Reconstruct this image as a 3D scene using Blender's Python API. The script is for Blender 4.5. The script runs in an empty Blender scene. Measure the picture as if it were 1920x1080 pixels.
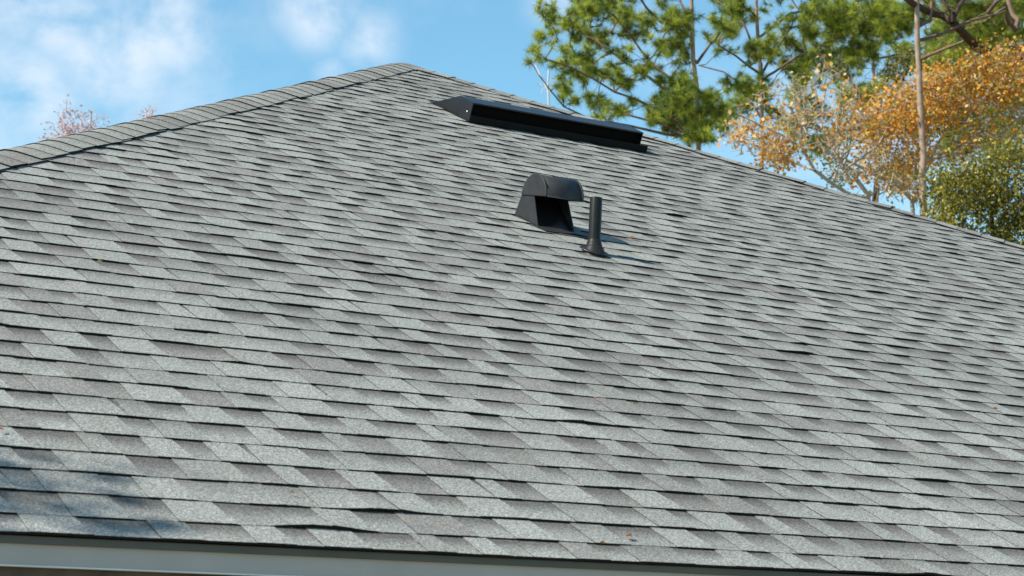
import bpy, math, random
import numpy as np
from mathutils import Vector, Matrix

R = random.Random(7)
NR = np.random.RandomState(11)
scene = bpy.context.scene
col = scene.collection

# ------------------------------------------------------------------ camera
PITCH = 0.4511                      # slope of the roof
CP, SP = math.cos(PITCH), math.sin(PITCH)
VA = 8.5258                         # slope length of the roof face, eave to apex
RUN = VA * CP                       # horizontal run
ZE = 2.70                           # eave height
CAM = np.array([-7.034, -4.570, ZE - 0.289])
FPX = 4124.2 / 1920.0               # focal length in image widths
yaw, cpit, roll = 0.575, 0.1758, 0.0118
fw = np.array([math.sin(yaw) * math.cos(cpit), math.cos(yaw) * math.cos(cpit), math.sin(cpit)])
rt0 = np.array([math.cos(yaw), -math.sin(yaw), 0.0])
up0 = np.cross(rt0, fw)
rt = math.cos(roll) * rt0 + math.sin(roll) * up0
up = -math.sin(roll) * rt0 + math.cos(roll) * up0
cam_d = bpy.data.cameras.new('camera')
cam_d.sensor_width = 36.0
cam_d.lens = 36.0 * FPX
cam_d.clip_start = 0.1
cam_d.clip_end = 3000.0
cam_d.dof.use_dof = True
cam_d.dof.focus_distance = 9.6
cam_d.dof.aperture_fstop = 11.0
cam = bpy.data.objects.new('camera', cam_d)
col.objects.link(cam)
m4 = Matrix.Identity(4)
for i in range(3):
    m4[i][0], m4[i][1], m4[i][2], m4[i][3] = rt[i], up[i], -fw[i], CAM[i]
cam.matrix_world = m4
scene.camera = cam

# ------------------------------------------------------------------ world, sun, exposure
SUN_EL = math.radians(44.0)
SUN_AZ = math.radians(-86.0)        # compass angle from +Y towards +X: the sun stands to the left
scene.view_settings.view_transform = 'Standard'
scene.view_settings.look = 'None'
scene.view_settings.gamma = 1.0
scene.view_settings.use_curve_mapping = False
scene.view_settings.exposure = 0.9
world = bpy.data.worlds.new('World')
scene.world = world
world.use_nodes = True
wt = world.node_tree
wt.nodes.clear()


def N(tree, kind, **kw):
    n = tree.nodes.new(kind)
    for k, v in kw.items():
        if k.startswith('i_'):
            n.inputs[k[2:].replace('_', ' ')].default_value = v
        elif k.startswith('n_'):
            n.inputs[int(k[2:])].default_value = v
        else:
            setattr(n, k, v)
    return n


def L(tree, a, ao, b, bi):
    tree.links.new(a.outputs[ao], b.inputs[bi])


def pix_dir(x, y):
    d = fw + rt * (x - 960) / 4124.2 + up * (540 - y) / 4124.2
    return d / np.linalg.norm(d)


sky = N(wt, 'ShaderNodeTexSky', sky_type='NISHITA', sun_disc=False, sun_elevation=SUN_EL,
        sun_rotation=SUN_AZ, altitude=0.0, air_density=1.0, dust_density=0.2, ozone_density=3.0)
geo = N(wt, 'ShaderNodeTexCoord')
# clouds: soft noise veils over the whole sky, thicker in the patches of the left part of the view
cn1 = N(wt, 'ShaderNodeTexNoise', i_Scale=9.0, i_Detail=6.0, i_Roughness=0.55, i_Distortion=0.3)
cmap = N(wt, 'ShaderNodeMapping')
cmap.inputs['Scale'].default_value = (1.0, 1.0, 1.25)
cmap.inputs['Location'].default_value = (3.1, 1.7, 0.4)
L(wt, geo, 'Generated', cmap, 'Vector')
L(wt, cmap, 'Vector', cn1, 'Vector')
blobs = [(60, 190, .016, .75), (20, 250, .020, .55), (215, 95, .020, .80), (300, 40, .020, .75), (110, 15, .016, .85),
         (160, 150, .016, .45), (370, 150, .018, .35), (600, 25, .012, .80), (690, 75, .010, .65), (560, 15, .010, .5),
         (625, 140, .006, .5), (1050, 10, .010, .6), (20, 110, .014, .5), (40, 20, .012, .8), (450, 60, .02, .15),
         (1590, 130, .03, .35), (1650, 330, .05, .35)]
prev = None
for (bx, by, sg, am) in blobs:
    d = pix_dir(bx, by)
    dp = N(wt, 'ShaderNodeVectorMath', operation='DISTANCE')
    dp.inputs[1].default_value = tuple(d)
    nrm = N(wt, 'ShaderNodeVectorMath', operation='NORMALIZE')
    L(wt, geo, 'Generated', nrm, 0)
    L(wt, nrm, 0, dp, 0)
    mr = N(wt, 'ShaderNodeMapRange', interpolation_type='SMOOTHERSTEP')
    mr.inputs['From Min'].default_value = 0.0
    mr.inputs['From Max'].default_value = sg * 2.5
    mr.inputs['To Min'].default_value = am
    mr.inputs['To Max'].default_value = 0.0
    L(wt, dp, 'Value', mr, 'Value')
    if prev is None:
        prev = mr
        po = 'Result'
    else:
        ad = N(wt, 'ShaderNodeMath', operation='MAXIMUM')
        L(wt, prev, po, ad, 0)
        L(wt, mr, 'Result', ad, 1)
        prev, po = ad, 'Value'
cn2 = N(wt, 'ShaderNodeTexNoise', i_Scale=26.0, i_Detail=8.0, i_Roughness=0.58, i_Distortion=0.15)
L(wt, cmap, 'Vector', cn2, 'Vector')
r2 = N(wt, 'ShaderNodeMapRange')
r2.inputs['From Min'].default_value = 0.33
r2.inputs['From Max'].default_value = 0.62
L(wt, cn2, 'Fac', r2, 'Value')
mb = N(wt, 'ShaderNodeMath', operation='MULTIPLY')
L(wt, prev, po, mb, 0)
L(wt, r2, 'Result', mb, 1)
r1 = N(wt, 'ShaderNodeMapRange')
r1.inputs['From Min'].default_value = 0.50
r1.inputs['From Max'].default_value = 0.85
r1.inputs['To Max'].default_value = 0.35
L(wt, cn1, 'Fac', r1, 'Value')
mx = N(wt, 'ShaderNodeMath', operation='ADD', use_clamp=True)
L(wt, mb, 'Value', mx, 0)
L(wt, r1, 'Result', mx, 1)
mixc = N(wt, 'ShaderNodeMix', data_type='RGBA')
mixc.inputs[7].default_value = (4.6, 5.15, 5.8, 1)
L(wt, mx, 'Value', mixc, 0)
tint = N(wt, 'ShaderNodeMix', data_type='RGBA', blend_type='MULTIPLY')
tint.inputs[0].default_value = 1.0
tint.inputs[7].default_value = (0.82, 1.12, 1.03, 1)
L(wt, sky, 'Color', tint, 6)
L(wt, tint, 2, mixc, 6)
bg = N(wt, 'ShaderNodeBackground', i_Strength=0.10)
L(wt, mixc, 2, bg, 'Color')
wo = N(wt, 'ShaderNodeOutputWorld')
L(wt, bg, 'Background', wo, 'Surface')

sun_d = bpy.data.lights.new('sun', 'SUN')
sun_d.energy = 4.2
sun_d.angle = math.radians(0.53)
sun_d.color = (1.0, 0.93, 0.83)
sun = bpy.data.objects.new('sun', sun_d)
col.objects.link(sun)
SUNV = Vector((math.sin(SUN_AZ) * math.cos(SUN_EL), math.cos(SUN_AZ) * math.cos(SUN_EL), math.sin(SUN_EL)))
sun.rotation_euler = SUNV.to_track_quat('Z', 'Y').to_euler()
sun.location = (-20, 0, 30)


# ------------------------------------------------------------------ helpers
def at(x, y, depth):
    """point seen at photo pixel (x, y) at a given depth along the view axis"""
    return CAM + depth * (fw + rt * (x - 960) / 4124.2 + up * (540 - y) / 4124.2)


def face(u, v, h=0.0):
    """point of the front roof face: u along the eave (0 under the apex), v up the slope, h off the deck"""
    return np.array([u, v * CP - h * SP, ZE + v * SP + h * CP])


def hit(x, y, h=0.011):
    """u, v where the view ray of a photo pixel meets the front roof face"""
    d = fw + rt * (x - 960) / 4124.2 + up * (540 - y) / 4124.2
    n = np.array([0, -SP, CP])
    o = np.array([0, 0, ZE]) + h * n - CAM
    P = CAM + d * ((o @ n) / (d @ n))
    return P[0], (P - np.array([0, 0, ZE])) @ np.array([0, CP, SP])


def project(P):
    q = np.asarray(P) - CAM
    z = q @ fw
    return np.stack([960 + 4124.2 * (q @ rt) / z, 540 - 4124.2 * (q @ up) / z, z], -1)


def link(name, me, parent=None, mat=None, loc=None):
    o = bpy.data.objects.new(name, me)
    col.objects.link(o)
    if mat is not None and me is not None and not me.materials:
        me.materials.append(mat)
    if parent is not None:
        o.parent = parent
    if loc is not None:
        o.location = loc
    return o


def mesh(name, verts, faces, cols=None, smooth=False):
    me = bpy.data.meshes.new(name)
    me.from_pydata([tuple(map(float, v)) for v in verts], [], faces)
    if cols is not None:
        a = me.color_attributes.new('tone', 'FLOAT_COLOR', 'POINT')
        c = np.ones((len(verts), 4), dtype=np.float32)
        c[:, :3] = np.asarray(cols, dtype=np.float32)
        a.data.foreach_set('color', c.ravel())
    if smooth:
        me.polygons.foreach_set('use_smooth', [True] * len(me.polygons))
    me.update()
    return me


def fast_mesh(name, V, F, cols=None, smooth=False):
    """V (n,3) floats, F (m,k) ints with k = 3 or 4"""
    me = bpy.data.meshes.new(name)
    V = np.asarray(V, dtype=np.float32)
    F = np.asarray(F, dtype=np.int32)
    me.vertices.add(len(V))
    me.vertices.foreach_set('co', V.ravel())
    k = F.shape[1]
    me.loops.add(F.size)
    me.loops.foreach_set('vertex_index', F.ravel())
    me.polygons.add(len(F))
    me.polygons.foreach_set('loop_start', np.arange(0, F.size, k, dtype=np.int32))
    me.polygons.foreach_set('loop_total', np.full(len(F), k, dtype=np.int32))
    if smooth:
        me.polygons.foreach_set('use_smooth', np.ones(len(F), dtype=bool))
    if cols is not None:
        a = me.color_attributes.new('tone', 'FLOAT_COLOR', 'POINT')
        c = np.ones((len(V), 4), dtype=np.float32)
        c[:, :3] = cols
        a.data.foreach_set('color', c.ravel())
    me.update(calc_edges=True)
    me.validate()
    return me


def empty(name, loc, label, cat, group=None):
    o = bpy.data.objects.new(name, None)
    col.objects.link(o)
    o.location = loc
    o.empty_display_size = 0.2
    tag(o, label, cat, group)
    return o


def tag(o, label=None, cat=None, group=None, kind=None):
    if label: o['label'] = label
    if cat: o['category'] = cat
    if group: o['group'] = group
    if kind: o['kind'] = kind
    return o


def keep(o, parent):
    """parent without moving: the parent is an Empty or mesh at parent.location, unrotated"""
    o.parent = parent
    p = parent
    off = Vector((0, 0, 0))
    while p is not None:
        off += p.location
        p = p.parent
    o.location = o.location - off
    return o


# ------------------------------------------------------------------ materials
def new_mat(name):
    m = bpy.data.materials.new(name)
    m.use_nodes = True
    t = m.node_tree
    b = t.nodes['Principled BSDF']
    return m, t, b


def shingle_mat():
    m, t, b = new_mat('asphalt_shingle')
    at_ = N(t, 'ShaderNodeAttribute', attribute_name='tone')
    g = N(t, 'ShaderNodeNewGeometry')
    n1 = N(t, 'ShaderNodeTexNoise', i_Scale=260.0, i_Detail=2.0, i_Roughness=0.7)
    n2 = N(t, 'ShaderNodeTexNoise', i_Scale=120.0, i_Detail=3.0, i_Roughness=0.7)
    n3 = N(t, 'ShaderNodeTexNoise', i_Scale=1.3, i_Detail=4.0, i_Roughness=0.6)
    n4 = N(t, 'ShaderNodeTexNoise', i_Scale=190.0, i_Detail=1.0, i_Roughness=0.5)
    for n in (n1, n2, n3, n4):
        L(t, g, 'Position', n, 'Vector')
    def rng(n, a, bb, lo, hi):
        r = N(t, 'ShaderNodeMapRange')
        for k, v in (('From Min', a), ('From Max', bb), ('To Min', lo), ('To Max', hi)):
            r.inputs[k].default_value = v
        L(t, n, 'Fac', r, 'Value')
        return r
    a = rng(n1, .32, .68, .30, 1.70)
    c = rng(n2, .32, .68, .58, 1.42)
    d = rng(n3, .30, .70, .90, 1.10)
    m1 = N(t, 'ShaderNodeMath', operation='MULTIPLY'); L(t, a, 0, m1, 0); L(t, c, 0, m1, 1)
    m2 = N(t, 'ShaderNodeMath', operation='MULTIPLY'); L(t, m1, 0, m2, 0); L(t, d, 0, m2, 1)
    mul = N(t, 'ShaderNodeMix', data_type='RGBA', blend_type='MULTIPLY')
    mul.inputs[0].default_value = 1.0
    L(t, at_, 'Color', mul, 6)
    L(t, m2, 0, mul, 7)
    # single granules that are bluish or brownish
    hue = N(t, 'ShaderNodeValToRGB')
    hue.color_ramp.elements[0].position = .34; hue.color_ramp.elements[0].color = (1.10, .98, .88, 1)
    hue.color_ramp.elements[1].position = .66; hue.color_ramp.elements[1].color = (.90, 1.02, 1.08, 1)
    L(t, n4, 'Fac', hue, 'Fac')
    mul2 = N(t, 'ShaderNodeMix', data_type='RGBA', blend_type='MULTIPLY')
    mul2.inputs[0].default_value = 1.0
    L(t, mul, 2, mul2, 6)
    L(t, hue, 'Color', mul2, 7)
    L(t, mul2, 2, b, 'Base Color')
    b.inputs['Roughness'].default_value = 0.92
    b.inputs['Specular IOR Level'].default_value = 0.25
    bp = N(t, 'ShaderNodeBump', i_Strength=0.35, i_Distance=0.0012)
    L(t, n1, 'Fac', bp, 'Height')
    L(t, bp, 'Normal', b, 'Normal')
    return m


def plain(name, c, rough=.6, spec=.5, metal=0.0, scale=30.0, var=.15, bump=0.0, c2=None, detail=4.0):
    m, t, b = new_mat(name)
    tc = N(t, 'ShaderNodeNewGeometry')
    n = N(t, 'ShaderNodeTexNoise', i_Scale=scale, i_Detail=detail, i_Roughness=.6)
    L(t, tc, 'Position', n, 'Vector')
    r = N(t, 'ShaderNodeValToRGB')
    r.color_ramp.elements[0].position = .3
    r.color_ramp.elements[1].position = .7
    lo = c2 if c2 else tuple(x * (1 - var) for x in c)
    hi = c if c2 else tuple(x * (1 + var) for x in c)
    r.color_ramp.elements[0].color = (*lo, 1)
    r.color_ramp.elements[1].color = (*hi, 1)
    L(t, n, 'Fac', r, 'Fac')
    L(t, r, 'Color', b, 'Base Color')
    b.inputs['Roughness'].default_value = rough
    b.inputs['Specular IOR Level'].default_value = spec
    b.inputs['Metallic'].default_value = metal
    if bump:
        bp = N(t, 'ShaderNodeBump', i_Strength=bump, i_Distance=0.01)
        L(t, n, 'Fac', bp, 'Height')
        L(t, bp, 'Normal', b, 'Normal')
    return m


def leaf_mat(name, trans=.35, rough=.55):
    m, t, b = new_mat(name)
    a = N(t, 'ShaderNodeAttribute', attribute_name='tone')
    L(t, a, 'Color', b, 'Base Color')
    b.inputs['Roughness'].default_value = rough
    b.inputs['Specular IOR Level'].default_value = .3
    tr = N(t, 'ShaderNodeBsdfTranslucent')
    L(t, a, 'Color', tr, 'Color')
    mx_ = N(t, 'ShaderNodeMixShader')
    mx_.inputs[0].default_value = trans
    out = t.nodes['Material Output']
    L(t, b, 'BSDF', mx_, 1)
    L(t, tr, 'BSDF', mx_, 2)
    L(t, mx_, 'Shader', out, 'Surface')
    return m


M_SH = shingle_mat()
M_DECK = plain('roof_felt', (.012, .012, .013), .9, .2)
M_VENT = plain('black_painted_metal', (.008, .008, .009), .34, .5, 0, 18, .25)
M_HOOD = plain('charcoal_painted_metal', (.027, .0275, .029), .46, .22, 0, 25, .2)
M_PIPE = plain('black_plastic_pipe', (.013, .0133, .0133), .40, .16, 0, 40, .2)
M_RUBBER = plain('rubber_collar', (.017, .0172, .0174), .45, .18, 0, 60, .2)
M_MATTE = plain('matte_black_flange', (.006, .006, .0065), .75, .2, 0, 18, .25)
M_INSIDE = plain('black_screen', (.004, .004, .004), .9, .1)
M_SCREW = plain('zinc_screw', (.7, .7, .7), .3, .5, .6)
M_DRIP = plain('brown_drip_edge', (.085, .076, .070), .45, .5, 0, 8, .15)
M_FASC = plain('grey_fascia_paint', (.43, .385, .375), .55, .4, 0, 6, .06)
M_LIP = plain('white_fascia_lip', (.75, .71, .70), .5, .4, 0, 10, .05)
M_SOFF = plain('brown_board', (.11, .085, .075), .8, .2, 0, 14, .35)
M_SOFF2 = plain('dark_soffit', (.06, .048, .042), .8, .2, 0, 10, .3)
M_WALL = plain('wall_paint', (.42, .40, .37), .85, .2, 0, 4, .08)
M_GRASS = plain('dormant_lawn', (.24, .20, .12), .95, .1, 0, 2.0, .4, .4, (.16, .15, .08))
M_PBARK = plain('pine_bark', (.42, .31, .24), .95, .1, 0, 5.0, .3, .9, (.20, .14, .105))
M_PBARK2 = plain('pine_limb_bark', (.20, .135, .10), .95, .1, 0, 9.0, .3, .6, (.09, .06, .045))
M_OBARK = plain('pale_oak_bark', (.46, .40, .32), .95, .1, 0, 6.0, .3, .6, (.28, .24, .19))
M_DBARK = plain('dark_oak_bark', (.085, .060, .046), .95, .1, 0, 6.0, .3, .8, (.045, .032, .025))
M_WBARK = plain('bleached_wood', (.60, .56, .52), .9, .1, 0, 8.0, .2)
M_KBARK = plain('pinkish_twig', (.55, .42, .42), .9, .1, 0, 8.0, .2)
M_NEEDLE = leaf_mat('pine_needles', .48, .45)
M_LEAF = leaf_mat('autumn_leaves', .40, .55)
M_GLEAF = leaf_mat('evergreen_leaves', .25, .35)
M_DEADLEAF = leaf_mat('fallen_leaf', .2, .7)

# ------------------------------------------------------------------ ground
gs = 900.0
ground = link('ground', fast_mesh('ground', [(-gs, -gs, 0), (gs, -gs, 0), (gs, gs, 0), (-gs, gs, 0)], [(0, 1, 2, 3)]), None, M_GRASS)
tag(ground, kind='structure')

# ------------------------------------------------------------------ house body
house = empty('house', (0, RUN, 0), 'hip roofed house covered in grey architectural asphalt shingles', 'house')


def box_verts(x0, x1, y0, y1, z0, z1):
    v = [(x0, y0, z0), (x1, y0, z0), (x1, y1, z0), (x0, y1, z0), (x0, y0, z1), (x1, y0, z1), (x1, y1, z1), (x0, y1, z1)]
    f = [(0, 3, 2, 1), (4, 5, 6, 7), (0, 1, 5, 4), (1, 2, 6, 5), (2, 3, 7, 6), (3, 0, 4, 7)]
    return v, f


def add(parts):
    V, F = [], []
    for v, f in parts:
        o = len(V)
        V += list(v)
        F += [tuple(i + o for i in q) for q in f]
    return V, F


def ring(x0, x1, y0, y1, z0, z1, t):
    """four boards round a rectangle, butted"""
    return add([box_verts(x0, x1, y0, y0 + t, z0, z1), box_verts(x0, x1, y1 - t, y1, z0, z1),
                box_verts(x0, x0 + t, y0 + t, y1 - t, z0, z1), box_verts(x1 - t, x1, y0 + t, y1 - t, z0, z1)])


cx0, cx1, cy0, cy1 = -RUN, RUN, 0.0, 2 * RUN
def hpart(name, vf, mat):
    return keep(link(name, mesh(name, *vf), None, mat), house)
ins = 0.5
hpart('wall', ring(cx0 + ins, cx1 - ins, cy0 + ins, cy1 - ins, 0.0, ZE - 0.10, .15), M_WALL)
b = 0.012
hpart('drip_edge', ring(cx0 + b, cx1 - b, cy0 + b, cy1 - b, ZE - 0.013, ZE + 0.003, .02), M_DRIP)
b = 0.022
hpart('fascia', ring(cx0 + b, cx1 - b, cy0 + b, cy1 - b, ZE - 0.0585, ZE - 0.0135, .02), M_FASC)
b = 0.019
hpart('fascia_lip', ring(cx0 + b, cx1 - b, cy0 + b, cy1 - b, ZE - 0.0625, ZE - 0.0590, .023), M_LIP)
b = 0.045
hpart('soffit_board', ring(cx0 + b, cx1 - b, cy0 + b, cy1 - b, ZE - 0.086, ZE - 0.0630, .08), M_SOFF)
hpart('soffit', ring(cx0 + .126, cx1 - .126, cy0 + .126, cy1 - .126, ZE - 0.091, ZE - 0.070, .40), M_SOFF2)

# roof deck: closed pyramid a hair under the shingles
apex = (0, RUN, ZE + VA * SP - 0.012)
dv = [(cx0 + .015, cy0 + .015, ZE - .004), (cx1 - .015, cy0 + .015, ZE - .004), (cx1 - .015, cy1 - .015, ZE - .004), (cx0 + .015, cy1 - .015, ZE - .004), apex]
roof = hpart('roof', (dv, [(0, 1, 4), (1, 2, 4), (2, 3, 4), (3, 0, 4), (3, 2, 1, 0)]), M_DECK)

# ------------------------------------------------------------------ shingles
EXPO = 0.143
NC = 59
def course_v(i):
    return 0.0 if i == 0 else (i - 0.22) * EXPO


class Wave:
    """smooth random profile along a course"""
    def __init__(self, step, amp):
        self.p = {}
        self.step, self.amp = step, amp
    def __call__(self, u):
        k = math.floor(u / self.step)
        f = u / self.step - k
        f = f * f * (3 - 2 * f)
        for q in (k, k + 1):
            if q not in self.p:
                self.p[q] = R.gauss(0, self.amp)
        return self.p[k] * (1 - f) + self.p[k + 1] * f


LIGHTC = np.array([.236, .241, .225])
MIDC = np.array([.212, .213, .198])
BROWNC = np.array([.190, .184, .172])
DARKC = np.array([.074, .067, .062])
EDGE = np.array([.012, .012, .012])


class Acc:
    def __init__(self):
        self.V, self.F, self.C = [], [], []
    def v(self, p, c):
        self.V.append(p)
        self.C.append(c)
        return len(self.V) - 1
    def grid(self, P, C):
        """P rows x cols of points"""
        idx = [[self.v(p, c) for p, c in zip(pr, cr)] for pr, cr in zip(P, C)]
        for a in range(len(idx) - 1):
            for k in range(len(idx[0]) - 1):
                self.F.append((idx[a][k], idx[a][k + 1], idx[a + 1][k + 1], idx[a + 1][k]))


LEN = 0.235          # how far a shingle runs up under the next courses
TOP = 0.0128         # height of the lower edge over the deck (both plies)


def shingle(u0, u1, i, lift, sway, limL, limR, acc):
    """one laminated strip: backing ply with printed dark shadow bands, and the cut tabs of the upper ply"""
    v0 = course_v(i)
    vn = course_v(i + 1)
    ex = vn - v0
    # tabs
    u = u0
    segs = []
    tooth = R.random() < .55
    while u < u1 - 1e-6:
        w = R.choice([.085, .105, .13, .15, .18]) if tooth else R.choice([.07, .09, .11, .13, .15])
        e = min(u + w, u1)
        if u1 - e < .055:
            e = u1
        segs.append((u, e, tooth))
        u = e
        tooth = not tooth
    st = R.random()
    def height(uu, t):
        return TOP - .0028 + lift(uu) * max(0.0, 1 - t / .13) ** 1.5 - (TOP - .0065) * t / LEN
    def P(uu, t, extra=0.0):
        uu = min(max(uu, limL(v0 + t)), limR(v0 + t))
        return face(uu, v0 + t + sway(uu) * max(0.0, 1 - t / .12), height(uu, t) + extra)
    # backing ply
    us = [u0 + .0008]
    n = max(2, int(round((u1 - u0) / .058)))
    us = [u0 + .0008 + (u1 - u0 - .0016) * k / n for k in range(n + 1)]
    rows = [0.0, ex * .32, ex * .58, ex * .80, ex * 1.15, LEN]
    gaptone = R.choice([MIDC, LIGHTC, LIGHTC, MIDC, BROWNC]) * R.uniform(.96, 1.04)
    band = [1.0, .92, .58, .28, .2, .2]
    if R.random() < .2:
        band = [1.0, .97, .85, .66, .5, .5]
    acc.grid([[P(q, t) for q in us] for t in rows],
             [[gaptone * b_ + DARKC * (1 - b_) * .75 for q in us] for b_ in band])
    acc.grid([[P(q, 0, -.0064) for q in us], [P(q, 0) for q in us]], [[EDGE] * len(us)] * 2)
    # upper ply tabs
    for (a, e, tooth) in segs:
        if not tooth:
            continue
        r_ = R.random()
        tone = (LIGHTC if r_ < .62 else MIDC if r_ < .88 else BROWNC) * R.uniform(.96, 1.05)
        tp = R.uniform(.004, .012)
        k = 3 if e - a < .15 else 4
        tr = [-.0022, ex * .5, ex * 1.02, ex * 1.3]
        PR = []
        for t in tr:
            s = tp * max(t, 0) / ex
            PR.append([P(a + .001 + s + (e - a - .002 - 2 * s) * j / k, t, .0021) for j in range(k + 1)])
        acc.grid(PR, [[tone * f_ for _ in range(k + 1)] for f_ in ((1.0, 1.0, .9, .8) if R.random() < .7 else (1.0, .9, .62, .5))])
        s0 = [(a + .001 + (e - a - .002) * j / k) for j in range(k + 1)]
        acc.grid([[P(q, -.0022, -.0052) for q in s0], [P(q, -.0022, .0021) for q in s0]], [[EDGE] * (k + 1)] * 2)
        left = [a + .001 + tp * max(t, 0) / ex for t in tr]
        right = [e - .001 - tp * max(t, 0) / ex for t in tr]
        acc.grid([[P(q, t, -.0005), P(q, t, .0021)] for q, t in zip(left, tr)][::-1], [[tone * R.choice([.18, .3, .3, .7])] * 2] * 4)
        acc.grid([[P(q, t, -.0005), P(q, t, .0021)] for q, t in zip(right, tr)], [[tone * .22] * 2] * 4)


limL = lambda v: -(VA - v) * CP + .0
limR = lambda v: (VA - v) * CP - .0
pieces = []
rest = Acc()
for i in range(NC):
    w1, w2 = Wave(.24, .0016), Wave(.9, .0012)
    bumps = [(R.uniform(-7.6, 7.6), R.uniform(.05, .12), R.uniform(.0025, .0055)) for _ in range(3)]
    if R.random() < .06: bumps += [(R.uniform(-6, 2), R.uniform(.1, .16), R.uniform(.006, .010))]
    if i == 1: bumps += [(-4.55, .16, .009)]
    if i == 4: bumps += [(-5.33, .14, .009)]
    def lift(u, w1=w1, bumps=bumps):
        s = .0005 + w1(u)
        for (c, w, a) in bumps:
            q = abs(u - c) / w
            if q < 1: s += a * (1 - q * q) ** 2
        return max(s, 0)
    def sway(u, w2=w2, w3=Wave(.22, .0014)):
        return w2(u) + w3(u)
    v0 = course_v(i)
    vt = v0 + LEN
    a, e = limL(v0), limR(v0)
    u = -8.0 + (i * .371) % 1.0
    while u < e:
        u0, u1 = max(u, a), min(u + 1.0, e)
        if u1 - u0 > .02 and u1 > a:
            acc = Acc()
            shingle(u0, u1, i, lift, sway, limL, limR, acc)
            c = np.array([face(q, v0 + t) for q in np.linspace(u0, u1, 5) for t in (0, EXPO)])
            p = project(c)
            vis = ((p[:, 0] > -5) & (p[:, 0] < 1925) & (p[:, 1] > -5) & (p[:, 1] < 1085)).mean()
            ww = (u1 - u0) * EXPO / (p[:, 2].mean() ** 3)
            pieces.append((vis * ww, acc, (face((u0 + u1) / 2, v0))))
        u += 1.0
pieces.sort(key=lambda q: -q[0])
n_vis = sum(1 for q in pieces if q[0] > 0)
for k, (sc, acc, org) in enumerate(pieces):
    if k < 300 and sc > 0:
        V = np.array(acc.V) - org
        me = mesh('shingle', V, acc.F, acc.C)
        keep(link('shingle', me, None, M_SH, Vector(org)), roof)
    else:
        o_ = len(rest.V)
        rest.V += acc.V
        rest.C += acc.C
        rest.F += [tuple(q + o_ for q in f) for f in acc.F]
print('shingles', len(pieces), 'visible', n_vis)

# the three other roof faces: plain course slabs, joined with the shingles that are too far or out of sight
def other_face(rot):
    cr, sr = math.cos(rot), math.sin(rot)
    def T(p):
        x, y = p[0], p[1] - RUN
        return (cr * x - sr * y, sr * x + cr * y + RUN, p[2])
    for i in range(NC):
        v0 = course_v(i)
        a, e = limL(v0), limR(v0)
        n = max(1, int((e - a) / .17))
        us = [a + (e - a) * k / n for k in range(n + 1)]
        for k in range(n):
            tone = R.choice([LIGHTC, MIDC, BROWNC]) * R.uniform(.93, 1.05)
            hh = TOP - .0045 + (.0045 if (k + i) % 2 else 0)
            q0, q1 = us[k], us[k + 1]
            lo0, lo1 = max(q0, limL(v0 + .16)), min(q1, limR(v0 + .16))
            if lo1 <= lo0:
                continue
            A = [rest.v(T(face(q0, v0, hh - .006)), EDGE), rest.v(T(face(q1, v0, hh - .006)), EDGE)]
            B = [rest.v(T(face(q0, v0, hh)), tone), rest.v(T(face(q1, v0, hh)), tone)]
            C_ = [rest.v(T(face(lo0, v0 + .16, .003)), tone * .7), rest.v(T(face(lo1, v0 + .16, .003)), tone * .7)]
            rest.F.append((A[0], A[1], B[1], B[0]))
            rest.F.append((B[0], B[1], C_[1], C_[0]))
for rot in (math.pi / 2, math.pi, -math.pi / 2):
    other_face(rot)
rs = keep(link('shingle_courses', mesh('shingle_courses', rest.V, rest.F, rest.C), None, M_SH), roof)
rs['kind'] = 'stuff'


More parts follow.
